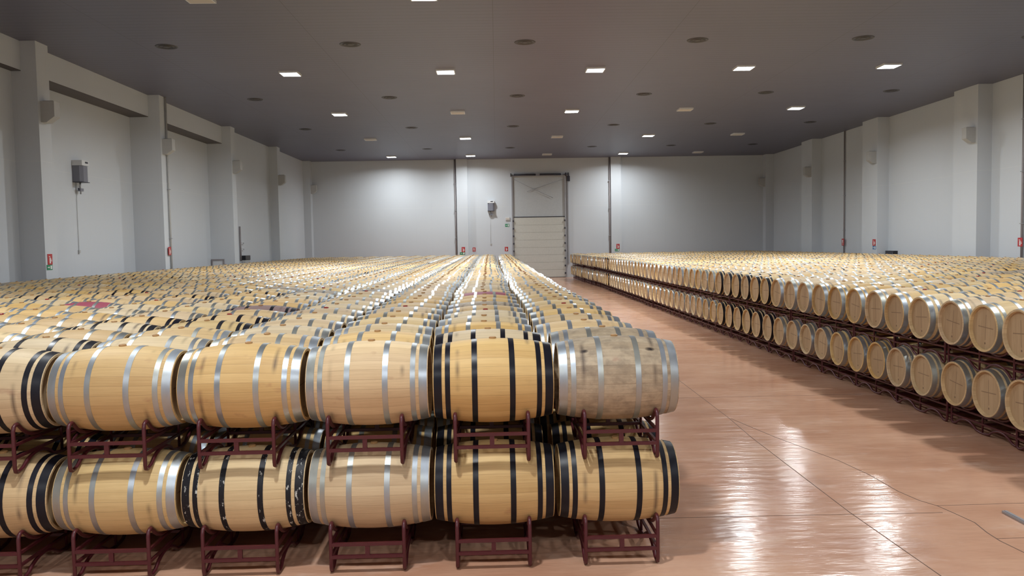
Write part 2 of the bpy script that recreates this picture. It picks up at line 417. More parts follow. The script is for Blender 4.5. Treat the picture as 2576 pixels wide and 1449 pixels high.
# wall boxes (wedge undersides) high on the pilasters
def wall_box(x, y, side, label):
    s = 1 if side == 'L' else -1
    o = empty('wedge_box', (x, y, 6.4), label, 'wall light', 'wedge boxes high on the pilasters')
    prof = [(0, 0), (0, 0.62), (0.40 * s, 0.62), (0.40 * s, 0.17), (0.16 * s, 0.0)]
    pts = [(px, 0, pz) for px, pz in prof]
    if s < 0: pts = pts[::-1]
    MB().poly([(p[0], 0.32, p[2]) for p in pts], (0, -0.32, 0)).build('housing', M['grey_box'], o)
    MB().box((min(0.05 * s, 0.35 * s), 0.04, 0.62), (max(0.05 * s, 0.35 * s), 0.28, 0.635)).build('lid', M['dark'], o)
    return o
NM = ['nearest', 'second', 'third', 'fourth']
for i, y in enumerate(PB[4:8]):
    wall_box(XL, y + 0.12, 'L', 'grey wedge-shaped box high on the %s pilaster of the left wall' % NM[i])
wall_box(XL, PB[8] + 0.1, 'L', 'grey wedge-shaped box in the far left corner of the hall')
for i, y in enumerate(PB[5:8]):
    wall_box(XR, y + 0.12, 'R', 'grey wedge-shaped box high on the %s pilaster of the right wall' % NM[i])
wall_box(XR, PB[8] + 0.1, 'R', 'grey wedge-shaped box in the far right corner of the hall')

# humidifier units with valve and cable
def humidifier(x, y, rz, label):
    o = empty('humidifier', (x, y, 4.95), label, 'humidifier', rz=rz)     # local: wall at y=0, faces -y
    w2, d = 0.24, 0.34
    MB().poly([(-w2, 0, 0.02), (-w2, -d * .72, 0.02), (-w2 + .1, -d, 0.02), (w2 - .1, -d, 0.02), (w2, -d * .72, 0.02), (w2, 0, 0.02)], (0, 0, 0.56)).build('tank', M['grey_dark'], o)
    MB().box((-w2 - .012, -d - .012, 0.58), (w2 + .012, 0, 0.76)).build('cover', M['white'], o)
    MB().box((-0.03, -d - 0.02, 0.66), (0.15, -d - 0.012, 0.72)).build('display', M['dark'], o)
    MB().box((-w2 - .01, -d - .01, 0.0), (w2 + .01, 0, 0.02)).build('base_plate', M['dark'], o)
    MB().tube([(-0.04, -0.16, 0), (-0.04, -0.16, -0.10), (-0.04, -0.15, -0.14), (0.02, -0.13, -0.22), (0.02, -0.13, -0.40)], 0.025, 8).build('drain_pipe', M['steel'], o)
    v = MB().box((-0.10, -0.19, -0.30), (0.12, -0.09, -0.20)).build('valve', M['grey_dark'], o)
    MB().tube([(-0.10, -0.14, -0.25), (-0.15, -0.14, -0.20)], 0.015, 6).build('valve_handle', M['dark'], v)
    MB().tube([(-0.05, -0.02, 0.0), (-0.06, -0.02, -2.35)], 0.008, 6).build('cable', M['grey_box'], o)
    MB().box((-0.10, -0.05, -2.46), (0.0, 0, -2.35)).build('socket', M['grey_box'], o)
    return o
humidifier(-14.62, 28.75, -PI / 2 + PI, 'grey and white box unit with drain valve and cable on the left wall')
humidifier(-0.36, BW, 0, 'grey and white box unit with drain valve left of the tall door')

# signs
def sign_sheet(name, x, y, z, w, h, facing, mat, pics, label):
    """flat plate w x h, centre at z; facing 'Y' looks to -y, 'L' to +x, 'R' to -x; pics = polygons in 0..1 plate units"""
    o = empty(name, (x, y, z), label, 'sign', rz={'Y': 0, 'L': PI / 2, 'R': -PI / 2}[facing])
    MB().box((-w / 2, -0.012, -h / 2), (w / 2, 0, h / 2)).build('plate', M[mat], o)
    mb = MB()
    for pl in pics:
        pts = [((px - .5) * w, -0.0145, (pz - .5) * h) for px, pz in pl]
        mb.poly(pts, (0, 0.002, 0))
    mb.build('pictogram', M['sign_white'], o)
    return o
EXT = [[(.36, .12), (.62, .12), (.62, .62), (.36, .62)], [(.44, .62), (.54, .62), (.54, .76), (.44, .76)], [(.25, .70), (.44, .76), (.44, .82), (.22, .76)],
       [(.70, .30), (.86, .30), (.80, .62), (.76, .50)]]
HOSE = [[(.2, .35), (.8, .35), (.8, .42), (.2, .42)], [(.25, .48), (.55, .48), (.55, .82), (.25, .82)], [(.62, .48), (.72, .48), (.72, .78), (.62, .78)], [(.2, .15), (.8, .15), (.8, .22), (.2, .22)]]
RUN = [[(.10, .42), (.34, .42), (.34, .25), (.50, .50), (.34, .75), (.34, .58), (.10, .58)], [(.62, .15), (.90, .15), (.90, .85), (.62, .85)]]
XW = -14.60
sign_sheet('fire_sign', XL, 24.62, 2.34, 0.25, 0.32, 'L', 'sign_red', EXT, 'red fire extinguisher sign above a green one on nearest left pilaster')
sign_sheet('exit_sign', XL, 24.58, 2.10, 0.30, 0.15, 'L', 'sign_green', RUN, 'green emergency exit sign under a red one on nearest left pilaster')
sign_sheet('fire_sign', XL + 0.05, 33.45, 2.50, 0.24, 0.34, 'L', 'sign_red', EXT, 'small faded red sign on the second left pilaster')
sign_sheet('fire_sign', -2.44, BW - 0.3, 2.16, 0.25, 0.38, 'Y', 'sign_red', EXT, 'red extinguisher sign on back pilaster left of the tall door')
sign_sheet('exit_sign', -2.51, BW - 0.3, 1.88, 0.38, 0.18, 'Y', 'sign_green', RUN, 'green exit sign on back pilaster left of the tall door')
sign_sheet('fire_sign', -1.66, BW, 2.15, 0.22, 0.30, 'Y', 'sign_red', HOSE, 'red fire alarm sign between back pilaster and humidifier cable')
sign_sheet('fire_sign', 0.72, BW, 2.15, 0.24, 0.32, 'Y', 'sign_red', EXT, 'red sign at the left side of the tall door')
sign_sheet('exit_sign', 0.81, BW, 3.89, 0.30, 0.21, 'Y', 'sign_green', RUN, 'green exit sign high beside the tall door')
sign_sheet('fire_sign', 8.93, BW - 0.3, 2.21, 0.24, 0.36, 'Y', 'sign_red', EXT, 'red extinguisher sign on back pilaster right of the tall door')
sign_sheet('exit_sign', 8.86, BW - 0.3, 1.94, 0.32, 0.17, 'Y', 'sign_green', RUN, 'green exit sign on back pilaster right of the tall door')
sign_sheet('fire_sign', 19.75, 42.15, 2.30, 0.34, 0.34, 'R', 'sign_red', EXT, 'red sign above a blue one on the right wall')
sign_sheet('information_sign', 19.75, 42.12, 2.03, 0.36, 0.17, 'R', 'sign_blue', RUN, 'small blue sign under a red one on the right wall')
sign_sheet('fire_sign', 20.23, 47.1, 2.32, 0.30, 0.40, 'R', 'sign_red', HOSE, 'small red sign on the conduit of far right wall')
sign_sheet('fire_sign', 20.215, 31.0, 2.30, 0.28, 0.34, 'R', 'sign_red', EXT, 'red sign on the conduit at the right edge of photo')

el = empty('emergency_light', (0.835, BW, 4.39), 'white emergency light above green exit sign beside tall door', 'emergency light')
MB().box((-0.16, -0.09, -0.11), (0.16, 0, 0.11)).build('housing', M['white'], el)
MB().box((-0.13, -0.10, -0.08), (0.13, -0.09, 0.04)).build('diffuser', M['cream'], el)
cbx = empty('control_cabinet', (20.35, 41.3, 1.60), 'dark control cabinet low on the right wall behind the barrels', 'cabinet')
MB().box((-0.2, -0.45, 0), (0, 0.45, 0.27)).build('body', M['black_panel'], cbx)
MB().box((-0.215, -0.41, 0.03), (-0.2, 0.41, 0.23)).build('door', M['dark'], cbx)
MB().box((-0.225, -0.38, 0.1), (-0.215, -0.35, 0.16)).build('handle', M['steel'], cbx)
sb = empty('control_cabinet', (-13.90, 45.0, 1.3), 'dark-topped cabinet low on left wall below two switch boxes', 'cabinet')
MB().box((0, -0.42, 0), (0.18, 0.42, 0.6)).build('body', M['grey_box'], sb)
MB().box((0, -0.43, 0.6), (0.2, 0.43, 0.85)).build('top_panel', M['black_panel'], sb)
for zz, lb in ((2.43, 'lower'), (2.76, 'upper')):
    b = empty('switch_box', (-13.92, 44.75, zz), '%s white switch box above the cabinet on left wall' % lb, 'switch')
    MB().box((0, -0.12, 0), (0.07, 0.12, 0.13)).build('body', M['white'], b)
    MB().box((0.07, -0.05, 0.03), (0.085, 0.05, 0.1)).build('rocker', M['grey_dark'], b)
fr = empty('wall_hatch', (-14.27, 41.85, 0), 'pale hatch with dark frame low on the side of third left pilaster', 'hatch')
MB().box((-0.26, -0.04, 0.4), (0.26, 0, 1.95)).build('leaf', M['white'], fr)
MB().box((-0.32, -0.07, 0.4), (-0.26, 0, 2.02)).box((0.26, -0.07, 0.4), (0.32, 0, 2.02)).box((-0.26, -0.07, 1.95), (0.26, 0, 2.02)).build('frame', M['pipe'], fr)

# sectional door
door = empty('door_1', (0, BW, 0), kind='structure')
mb = MB(); n = 8; x0, x1, zt = 1.30, 5.06, 4.44
for i in range(n):
    a, b = 0.03 + (zt - 0.03) * i / n, 0.03 + (zt - 0.03) * (i + 1) / n
    mb.box((x0, -0.08, a + 0.006), (x1, -0.02, b - 0.006))
mb.build('door_panel', M['door'], door)
mb = MB()
for i in range(n): mb.box((x0, -0.065, 0.03 + (zt - 0.03) * i / n - 0.006), (x1, -0.03, 0.03 + (zt - 0.03) * i / n + 0.006))
mb.build('panel_seam', M['door_seam'], door)
MB().box((x0, -0.09, zt), (x1, -0.02, zt + 0.06)).build('top_rail', M['dark'], door)
MB().box((x0, -0.09, 0.0), (x1, -0.03, 0.03)).build('bottom_seal', M['dark'], door)
MB().box((x0 - 0.02, -0.04, zt + 0.06), (x1 + 0.02, -0.01, 7.5)).build('upper_panel', M['upper'], door)
for a in (1.16, 5.06):
    g = MB().box((a, -0.16, 0), (a + 0.10, 0.0, 7.55)).build('guide_rail', M['steel'], door)
    for i in range(n):
        MB().box((a + (0.06 if a < 3 else -0.06), -0.19, 0.25 + i * 0.553), (a + (0.16 if a < 3 else 0.04), -0.14, 0.37 + i * 0.553)).build('hinge', M['dark'], g)
MB().box((5.26, -0.14, 1.0), (5.34, 0, 7.45)).build('chain_guard', M['steel'], door)
MB().tube([(1.1, -0.22, 7.55), (5.45, -0.22, 7.55)], 0.025, 8).build('shaft', M['steel'], door)
for a, b in ((1.35, 2.95), (3.25, 4.8)):
    MB().tube([(a, -0.22, 7.55), (b, -0.22, 7.55)], 0.07, 12).build('torsion_spring', M['dark'], door)
for a in (1.1, 5.12, 5.3):
    MB().tube([(a, -0.22, 7.55), (a + 0.07, -0.22, 7.55)], 0.12, 14).build('cable_drum', M['dark'], door)
MB().box((1.1, -0.2, 7.45), (5.45, 0, 7.49)).build('spring_bracket', M['steel'], door)
MB().box((5.24, -0.2, 7.05), (5.46, 0, 7.42)).build('motor', M['dark'], door)
MB().tube([(1.32, -0.12, 7.25), (2.8, -0.12, 6.5), (4.2, -0.12, 5.85)], 0.014, 6).build('cable_shadow', M['steel'], door)  # crossing shadows of the brace cables, modelled as thin tubes
MB().tube([(4.98, -0.12, 7.2), (2.8, -0.12, 6.5), (2.3, -0.12, 6.33)], 0.014, 6).build('cable_shadow', M['steel'], door)

# ceiling panels and vents
frame_me = MB().box((-0.33, -0.33, -0.07), (0.33, -0.30, 0)).box((-0.33, 0.30, -0.07), (0.33, 0.33, 0)).box((-0.33, -0.30, -0.07), (-0.30, 0.30, 0)).box((0.30, -0.30, -0.07), (0.33, 0.30, 0)).mesh('frame', M['white'])
dif_on = MB().box((-0.30, -0.30, -0.065), (0.30, 0.30, -0.02)).mesh('diffuser_lit', M['lit'])
dif_off = MB().box((-0.30, -0.30, -0.065), (0.30, 0.30, -0.02)).mesh('diffuser', M['cream'])
COLW = ['far left', 'second from left', 'middle', 'second from right', 'far right']
ROWW = {20.4: 'nearest row at top edge', 29.27: 'second row', 38.35: 'third row', 47.6: 'fourth row', 57.0: 'farthest row'}
for X, Y, on in LIGHTS:
    lb = '%s square ceiling light, %s, %s' % ('lit' if on else 'unlit cream', ROWW.get(Y, 'row %s' % ('overhead' if Y < 0 else 'just ahead of the viewer' if Y < 5 else 'over the front barrels')), COLW[LX.index(X)] + ' of its row')
    if Y < 20 or (Y == 20.4 and X in (3.63, 14.2)):
        lb = '%s square ceiling light above the frame, %s, %s' % ('lit' if on else 'unlit', {-5.0: 'unseen fill row behind the viewer', 4.2: 'just ahead of the viewer', 10.6: 'over the front barrels', 20.4: 'level with the nearest visible row'}[Y], COLW[LX.index(X)])
    o = empty('ceiling_light', (X, Y, CEIL), lb, 'ceiling light', 'square ceiling lights in rows')
    obj('frame', frame_me, o); obj('diffuser', dif_on if on else dif_off, o)
    if on:
        la = bpy.data.objects.new('panel_lamp', lamp_soft if Y > 50 else lamp_data); C.objects.link(la); la.parent = o; la.location = (0, 0, -0.075)

def ring(mb, r0, z0, r1, z1, n=28, mi=0):
    v = [(r0 * math.cos(2 * PI * i / n), r0 * math.sin(2 * PI * i / n), z0) for i in range(n)] + [(r1 * math.cos(2 * PI * i / n), r1 * math.sin(2 * PI * i / n), z1) for i in range(n)]
    mb.add(v, [(i, n + i, n + (i + 1) % n, (i + 1) % n) for i in range(n)] + [((i + 1) % n, n + (i + 1) % n, n + i, i) for i in range(0)], mi, True)
mb = MB(); ring(mb, 0.33, 0, 0.315, -0.016); ring(mb, 0.315, -0.016, 0.26, -0.010); ring(mb, 0.26, -0.010, 0.25, 0.0)
v_rim = mb.mesh('rim', M['vent_light'])
mb = MB(); ring(mb, 0.24, -0.004, 0.20, -0.025); ring(mb, 0.20, -0.025, 0.13, -0.006)
v_cone = mb.mesh('blade', M['vent'])
mb = MB(); ring(mb, 0.12, -0.006, 0.09, -0.022); ring(mb, 0.09, -0.022, 0.001, -0.022)
v_core = mb.mesh('core', M['vent_light'])
VX = (-9.95, -4.37, 0.98, 6.31, 11.46, 16.8)
for r, Y in enumerate((25.3, 34.4, 43.3, 53.0)):
    for c, X in enumerate(VX):
        o = empty('ceiling_vent', (X, Y, CEIL), 'dark round ceiling vent, %s row, %s from left' % (('nearest', 'second', 'third', 'farthest')[r], ('first', 'second', 'third', 'fourth', 'fifth', 'sixth')[c]), 'ceiling vent', 'round ceiling vents')
        obj('rim', v_rim, o); obj('blade', v_cone, o); obj('core', v_core, o)

# metal bar lying on the floor at the right edge
bar = MB().box((-0.02, -0.45, 0.002), (0.02, 0.45, 0.022))
bar.box((-0.013, -0.43, 0.022), (0.013, 0.43, 0.03))
tag(bar.build('metal_bar', M['steel']), 'thin grey metal bar lying on the floor at the right edge', 'metal bar').location = (4.71, 6.94, 0)

# ------------------------------------------------------------------ barrels
BR, HR, HL, ZC1 = 0.347, 0.294, 0.4825, 0.6128
DZ = {'L': 0.857, 'R': 0.825}
def prof(x): return HR + (BR - HR) * (1 - (abs(x) / HL) ** 2) if abs(x) < HL else HR
def lathe(mb, xs, rs, n, mi=0, smooth=True, close=False):
    base = [(x, r * math.cos(2 * PI * j / n), r * math.sin(2 * PI * j / n)) for x, r in zip(xs, rs) for j in range(n)]
    f, uv = [], []
    for i in range(len(xs) - 1):
        for j in range(n):
            l = (j + 1) % n
            f.append((i * n + j, (i + 1) * n + j, (i + 1) * n + l, i * n + l)); 
            uv.append([(xs[i], j / n), (xs[i + 1], j / n), (xs[i + 1], (j + 1) / n), (xs[i], (j + 1) / n)])
    # angle 0 = +y, 0.25 = +z ; face order gives outward normals
    f = [q[::-1] for q in f]; uv = [q[::-1] for q in uv]
    return mb.add(base, f, mi, smooth, uv)
HOOP_SETS = [[(0.412, 0.476), (0.345, 0.385), (0.128, 0.172)],
             [(0.418, 0.478), (0.352, 0.388), (0.150, 0.192)],
             [(0.405, 0.474), (0.322, 0.362), (0.112, 0.155)]]
def staves_mesh(mat, n=40):
    mb = MB(); N = 20
    xs = [-HL + 2 * HL * i / N for i in range(N + 1)]
    lathe(mb, xs, [prof(x) for x in xs], n)
    for s in (-1, 1):   # chime and the croze wall behind it
        X = [s * HL, s * (HL - 0.002), s * (HL - 0.045)]; Rr = [HR, HR - 0.022, HR - 0.012 - 0.013]
        if s < 0: X = X[::-1]; Rr = Rr[::-1]
        lathe(mb, X[::1], Rr, n, 0, False)
    return mb.mesh('staves', mat)
def hoop_mesh(a, b, mat, n=40):
    t = 0.0025; mb = MB(); xs = [a, a, (a + b) / 2, b, b]
    rs = [prof(a) - 0.002, prof(a) + t, prof((a + b) / 2) + t + 0.0006, prof(b) + t, prof(b) - 0.002]
    base = MB(); lathe(mb, [a, b], [prof(a) + t, prof(b) + t], n, 0, True)
    lathe(mb, [a, a + 1e-5], [prof(a) - 0.002, prof(a) + t], n, 0, False)
    lathe(mb, [b, b + 1e-5], [prof(b) + t, prof(b) - 0.002], n, 0, False)
    return mb.mesh('hoop', mat)
def head_mesh(s, n=36):
    mb = MB(); r = HR - 0.024; x = s * (HL - 0.04)
    v = [(x, r * math.cos(2 * PI * j / n), r * math.sin(2 * PI * j / n)) for j in range(n)] + [(x + s * 0.002, 0, 0)]
    f = [(j, (j + 1) % n, n) if s > 0 else ((j + 1) % n, j, n) for j in range(n)]
    uv = [[(v[i][1], v[i][2]) for i in q] for q in f]
    mb.add(v, f, 0, False, uv)
    # edge thickness
    v2 = [(x - s * 0.02, p[1], p[2]) for p in v[:n]]
    mb.add(v[:n] + v2, [(j, n + j, n + (j + 1) % n, (j + 1) % n) for j in range(n)])
    return mb.mesh('head', M['head'])
def bung_mesh(mat):
    mb = MB(); n = 14; rr = 0.03
    v = [(rr * math.cos(2 * PI * i / n), rr * math.sin(2 * PI * i / n), z) for z in (-0.006, 0.010) for i in range(n)] + [(rr * .8 * math.cos(2 * PI * i / n), rr * .8 * math.sin(2 * PI * i / n), 0.014) for i in range(n)]
    f = [(i, (i + 1) % n, n + (i + 1) % n, n + i) for i in range(n)] + [(n + i, n + (i + 1) % n, 2 * n + (i + 1) % n, 2 * n + i) for i in range(n)] + [tuple(range(2 * n, 3 * n))]
    mb.add(v, f, 0)
    return mb.mesh('bung', mat)
WOODS = ('wood', 'pale', 'grey', 'red', 'mauve')
HOOPC = ('silver', 'black', 'chipped')
me_staves = {k: staves_mesh(M[k]) for k in WOODS}
me_hoops = {(h, i): [hoop_mesh(*( (a, b) if s > 0 else (-b, -a)), M[h]) for a, b in HS for s in (-1, 1)] for h in HOOPC for i, HS in enumerate(HOOP_SETS)}
me_head = {-1: head_mesh(-1), 1: head_mesh(1)}
me_bung = {'bung': bung_mesh(M['bung']), 'bung_red': bung_mesh(M['bung_red'])}

def hsh(*a):
    x = 0
    for q in a: x = (x * 1000003 + int(q) * 7919 + 12345) & 0xffffffff; x ^= (x >> 13); x = (x * 0x5bd1e995) & 0xffffffff; x ^= x >> 15
    return x / 0xffffffff
def lerp(x, tab):
    for (a, p), (b, q) in zip(tab, tab[1:]):
        if x <= b: return p + (q - p) * max(0, (x - a)) / (b - a)
    return tab[-1][1]
E0 = [(6.7, 1.46), (7.4, 1.46), (8.1, 1.37), (13.4, 1.29), (20.6, 1.20), (40, 1.12), (60, 1.08)]     # aisle edge of the left block
E1 = [(6.7, 0.45), (8.1, 0.37), (13.4, 0.275), (20.6, 0.19), (30, 0.10), (42, -0.02), (60, -0.12)]   # edge of its second column
ER = [(7, 6.06), (18, 5.97), (35, 5.77), (46.3, 5.60), (46.9, 5.50), (58, 5.15)]                     # aisle edge of the right block
NCOL = {'L': 14, 'R': 13}; NROW = {'L': 70, 'R': 68}
PX = 1.003
def row_y(B, n):
    base = 6.7097 if B == 'L' else 8.539
    return base + (n // 2) * 1.45 + (n % 2) * 0.735
def place(B, n, k, t):
    y = row_y(B, n); j1 = (hsh(n // 2, k, t, 5 if B == 'L' else 9) - .5); j2 = hsh(n, k, t, 3 if B == 'L' else 8) - .5
    if B == 'L':
        x = lerp(y, E0) - 0.5 if k == 0 else lerp(y, E1) - 0.5 - (k - 1) * PX
        y -= 0.0187 * k * 0.7
        jit = 0.0 if n < 2 else 1.0
        if t == 0 and n < 2: x -= 0.002
    else:
        x = lerp(row_y(B, n // 2 * 2), ER) + 0.4875 + k * PX
        y += 0.012 * k
        if t == 0: x += 0.045
        jit = 1.0
    x += jit * (0.022 * j1 + 0.004 * j2) if k or B == 'R' else jit * 0.03 * j1
    if B == 'R' or n > 1: x += 0.05 * (hsh(n // 2, 17 if B == 'L' else 23) - .5)      # each line of racks was set down a little differently
    z = ZC1 + t * DZ[B]
    return x, y, z
BLACK = {('L', 1): {(0, 1), (0, 5), (1, 1), (1, 5), (3, 5), (4, 5), (3, 4), (4, 4), (6, 4), (12, 8), (11, 9), (22, 11), (23, 10), (22, 8), (13, 8), (10, 6), (11, 5), (25, 5), (29, 2), (30, 1), (45, 0), (46, 0), (47, 0), (1, 8), (2, 9), (26, 12), (26, 13)},
         ('L', 0): {(0, 0), (0, 1), (0, 3), (0, 5), (1, 0), (1, 1), (1, 5), (0, 8), (2, 0), (3, 0), (1, 6)},
         ('R', 1): {(13, 0), (14, 0), (15, 0), (16, 0), (17, 0), (18, 0), (9, 4), (10, 6), (18, 3), (14, 6), (15, 6), (21, 7)},
         ('R', 0): {(13, 0), (14, 0), (15, 0), (16, 0), (17, 0), (18, 0)}}
WOODX = {('L', 1, 0, 0): 'grey', ('L', 1, 1, 0): 'grey', ('L', 1, 9, 1): 'red', ('L', 1, 8, 7): 'red', ('L', 1, 6, 4): 'mauve', ('L', 1, 11, 11): 'red',
         ('L', 1, 0, 3): 'wood', ('L', 1, 0, 1): 'wood', ('L', 0, 0, 3): 'pale', ('L', 0, 0, 4): 'pale', ('L', 1, 0, 4): 'wood', ('L', 1, 1, 5): 'pale', ('L', 1, 0, 5): 'pale', ('L', 1, 12, 9): 'pale'}
def style(B, n, k, t):
    h = hsh(n, k, t, 77 if B == 'L' else 41)
    w_ = WOODX.get((B, t, n, k))
    if w_ is None: w_ = 'pale' if h < 0.34 else ('grey' if h > 0.985 and n > 3 else 'wood')
    if B == 'R' and n < 12 and w_ == 'grey': w_ = 'wood'
    hp = 'silver'
    if (n, k) in BLACK.get((B, t), ()): hp = 'black'
    elif n > 24 and hsh(n // 2, k, 5) < 0.04: hp = 'black'
    if (B, t, n, k) == ('L', 0, 0, 3): hp = 'chipped'
    return w_, hp

# the barrels that show largest stand as single objects: (block, tier, column): ranges of rows
SINGLE_ROWS = {('L', 0, 0): [(0, 2)], ('L', 0, 1): [(0, 2)], ('L', 0, 2): [(0, 2)], ('L', 0, 3): [(0, 2)], ('L', 0, 4): [(0, 2)], ('L', 0, 5): [(0, 2)], ('L', 0, 6): [(1, 2)], ('L', 0, 7): [(4, 4)], ('L', 0, 8): [(6, 6)], ('L', 0, 9): [(8, 9)], ('L', 0, 10): [(11, 11)], ('L', 0, 11): [(13, 13)], ('L', 1, 0): [(0, 17)], ('L', 1, 1): [(0, 16)], ('L', 1, 2): [(0, 17)], ('L', 1, 3): [(0, 17)], ('L', 1, 4): [(0, 17)], ('L', 1, 5): [(0, 17)], ('L', 1, 6): [(1, 17)], ('L', 1, 7): [(4, 17)], ('L', 1, 8): [(6, 18)], ('L', 1, 9): [(9, 17)], ('L', 1, 10): [(11, 11), (13, 18)], ('L', 1, 11): [(13, 13), (15, 16), (18, 18)], ('L', 1, 12): [(16, 16), (18, 18)], ('L', 1, 13): [(18, 18)], ('R', 0, 0): [(1, 27)], ('R', 1, 0): [(1, 33), (35, 35)], ('R', 1, 1): [(4, 15)], ('R', 1, 2): [(6, 15)], ('R', 1, 3): [(8, 15)], ('R', 1, 4): [(11, 15)], ('R', 1, 5): [(13, 15)], ('R', 1, 6): [(15, 15)]}
SINGLE = {(B, n, k, t) for (B, t, k), rs in SINGLE_ROWS.items() for a, b in rs for n in range(a, b + 1)}

ONES = ['', 'first', 'second', 'third', 'fourth', 'fifth', 'sixth', 'seventh', 'eighth', 'ninth', 'tenth', 'eleventh', 'twelfth', 'thirteenth', 'fourteenth', 'fifteenth', 'sixteenth', 'seventeenth', 'eighteenth', 'nineteenth']
TENS = {2: ('twentieth', 'twenty'), 3: ('thirtieth', 'thirty'), 4: ('fortieth', 'forty'), 5: ('fiftieth', 'fifty'), 6: ('sixtieth', 'sixty')}
def ordw(n):
    if n < 20: return ONES[n]
    a, b = divmod(n, 10)
    return TENS[a][0] if b == 0 else TENS[a][1] + '-' + ONES[b]
SPECIAL = {
 ('L', 1, 0, 0): 'weathered grey-brown barrel with silver hoops, upper front row, end by the aisle',
 ('L', 1, 0, 1): 'amber barrel with black hoops, upper front row, second from the aisle',
 ('L', 1, 0, 2): 'amber barrel with silver hoops, upper front row, left of the black-hooped one',
 ('L', 1, 0, 3): 'barrel with yellowish silver hoops, upper front row, fourth from the aisle',
 ('L', 1, 0, 4): 'silver-hooped barrel, upper front row, beside the black-hooped one at left edge',
 ('L', 1, 0, 5): 'black-hooped barrel cut by the left photo edge, upper front row',
 ('L', 0, 0, 0): 'pale barrel with four black hoop bands, lower front row, end by the aisle',
 ('L', 0, 0, 1): 'black-hooped barrel, lower front row, second from the aisle',
 ('L', 0, 0, 2): 'silver-hooped barrel, lower front row, third from the aisle',
 ('L', 0, 0, 3): 'barrel with chipped black hoops and pink stain, lower front row',
 ('L', 0, 0, 4): 'silver-hooped barrel, lower front row, left of the chipped black-hooped one',
 ('L', 0, 0, 5): 'black-hooped barrel cut by the left photo edge, lower front row',
 ('L', 1, 1, 0): 'weathered grey barrel behind the grey end barrel of upper front row',
 ('L', 1, 9, 1): 'barrel with wine-red middle, tenth row back, second column from aisle',
 ('L', 1, 8, 7): 'barrel with wine-red middle, ninth row back, eighth column from aisle',
 ('L', 1, 6, 4): 'mauve-stained barrel with black hoops, seventh row back, fifth column from aisle',
}
WW = {'wood': '', 'pale': 'pale ', 'grey': 'weathered grey ', 'red': 'wine-stained ', 'mauve': 'mauve '}
def label_of(B, n, k, t):
    if (B, t, n, k) in SPECIAL: return SPECIAL[(B, t, n, k)]
    w_, hp = style(B, n, k, t)
    a = '%s%s-hooped barrel' % (WW[w_], hp if hp != 'chipped' else 'black')
    tier = 'upper tier' if t else 'lower tier'
    if B == 'R' and k == 0:
        return '%s, %s, aisle face of right block, %s from right photo edge' % (a, tier, ordw(n))
    if B == 'R':
        return '%s, %s, right block, %s row back, %s column from aisle' % (a, tier, ordw(n), ordw(k + 1))
    return '%s, %s, left block, %s row back, %s column from aisle' % (a, tier, ordw(n + 1), ordw(k + 1))
GROUP = {('L', 0): 'wine barrels in the lower tier of the left block', ('L', 1): 'wine barrels in the upper tier of the left block',
         ('R', 0): 'wine barrels in the lower tier of the right block', ('R', 1): 'wine barrels in the upper tier of the right block'}

def hset(B, n, k, t):
    if B == 'L' and n == 0: return 0
    h = hsh(n // 2, k, t, 51); return 0 if h < 0.55 else (1 if h < 0.8 else 2)
def make_barrel(B, n, k, t):
    x, y, z = place(B, n, k, t); w_, hp = style(B, n, k, t)
    o = bpy.data.objects.new('wine_barrel', None); C.objects.link(o); o.empty_display_size = .2
    roll = (hsh(n, k, t, 61) - .5) * 0.24 if (n > 0 or B == 'R') else (hsh(k, t, 3) - .5) * 0.08
    if B == 'L' and w_ in ('grey',): roll = 0
    yaw = (hsh(n, k, t, 13) - .5) * 0.026 + (0.012)
    o.location = (x, y, z); o.rotation_euler = (roll, 0, yaw)
    tag(o, label_of(B, n, k, t), 'barrel', GROUP[(B, t)])
    sd = round(hsh(n, k, t, 2 if B == 'L' else 4), 4)
    s = obj('staves', me_staves[w_], o); s['grain'] = sd
    for me in me_hoops[hp, hset(B, n, k, t)]:
        q = obj('hoop', me, o); q['grain'] = sd
    for e in (-1, 1):
        q = obj('head', me_head[e], o); q['grain'] = sd
    if t == 1 or n < 4:
        q = obj('bung', me_bung['bung_red' if hsh(n, k, 31) < 0.10 else 'bung'], o); q.location = ((hsh(n, k, 8) - .5) * .02, 0, prof(0))
    return o

allb = [(B, n, k, t) for B in 'LR' for t in (0, 1) for n in range(NROW[B]) for k in range(NCOL[B])]
rest = []
for q in allb:
    if q in SINGLE: make_barrel(*q)
    else: rest.append(q)

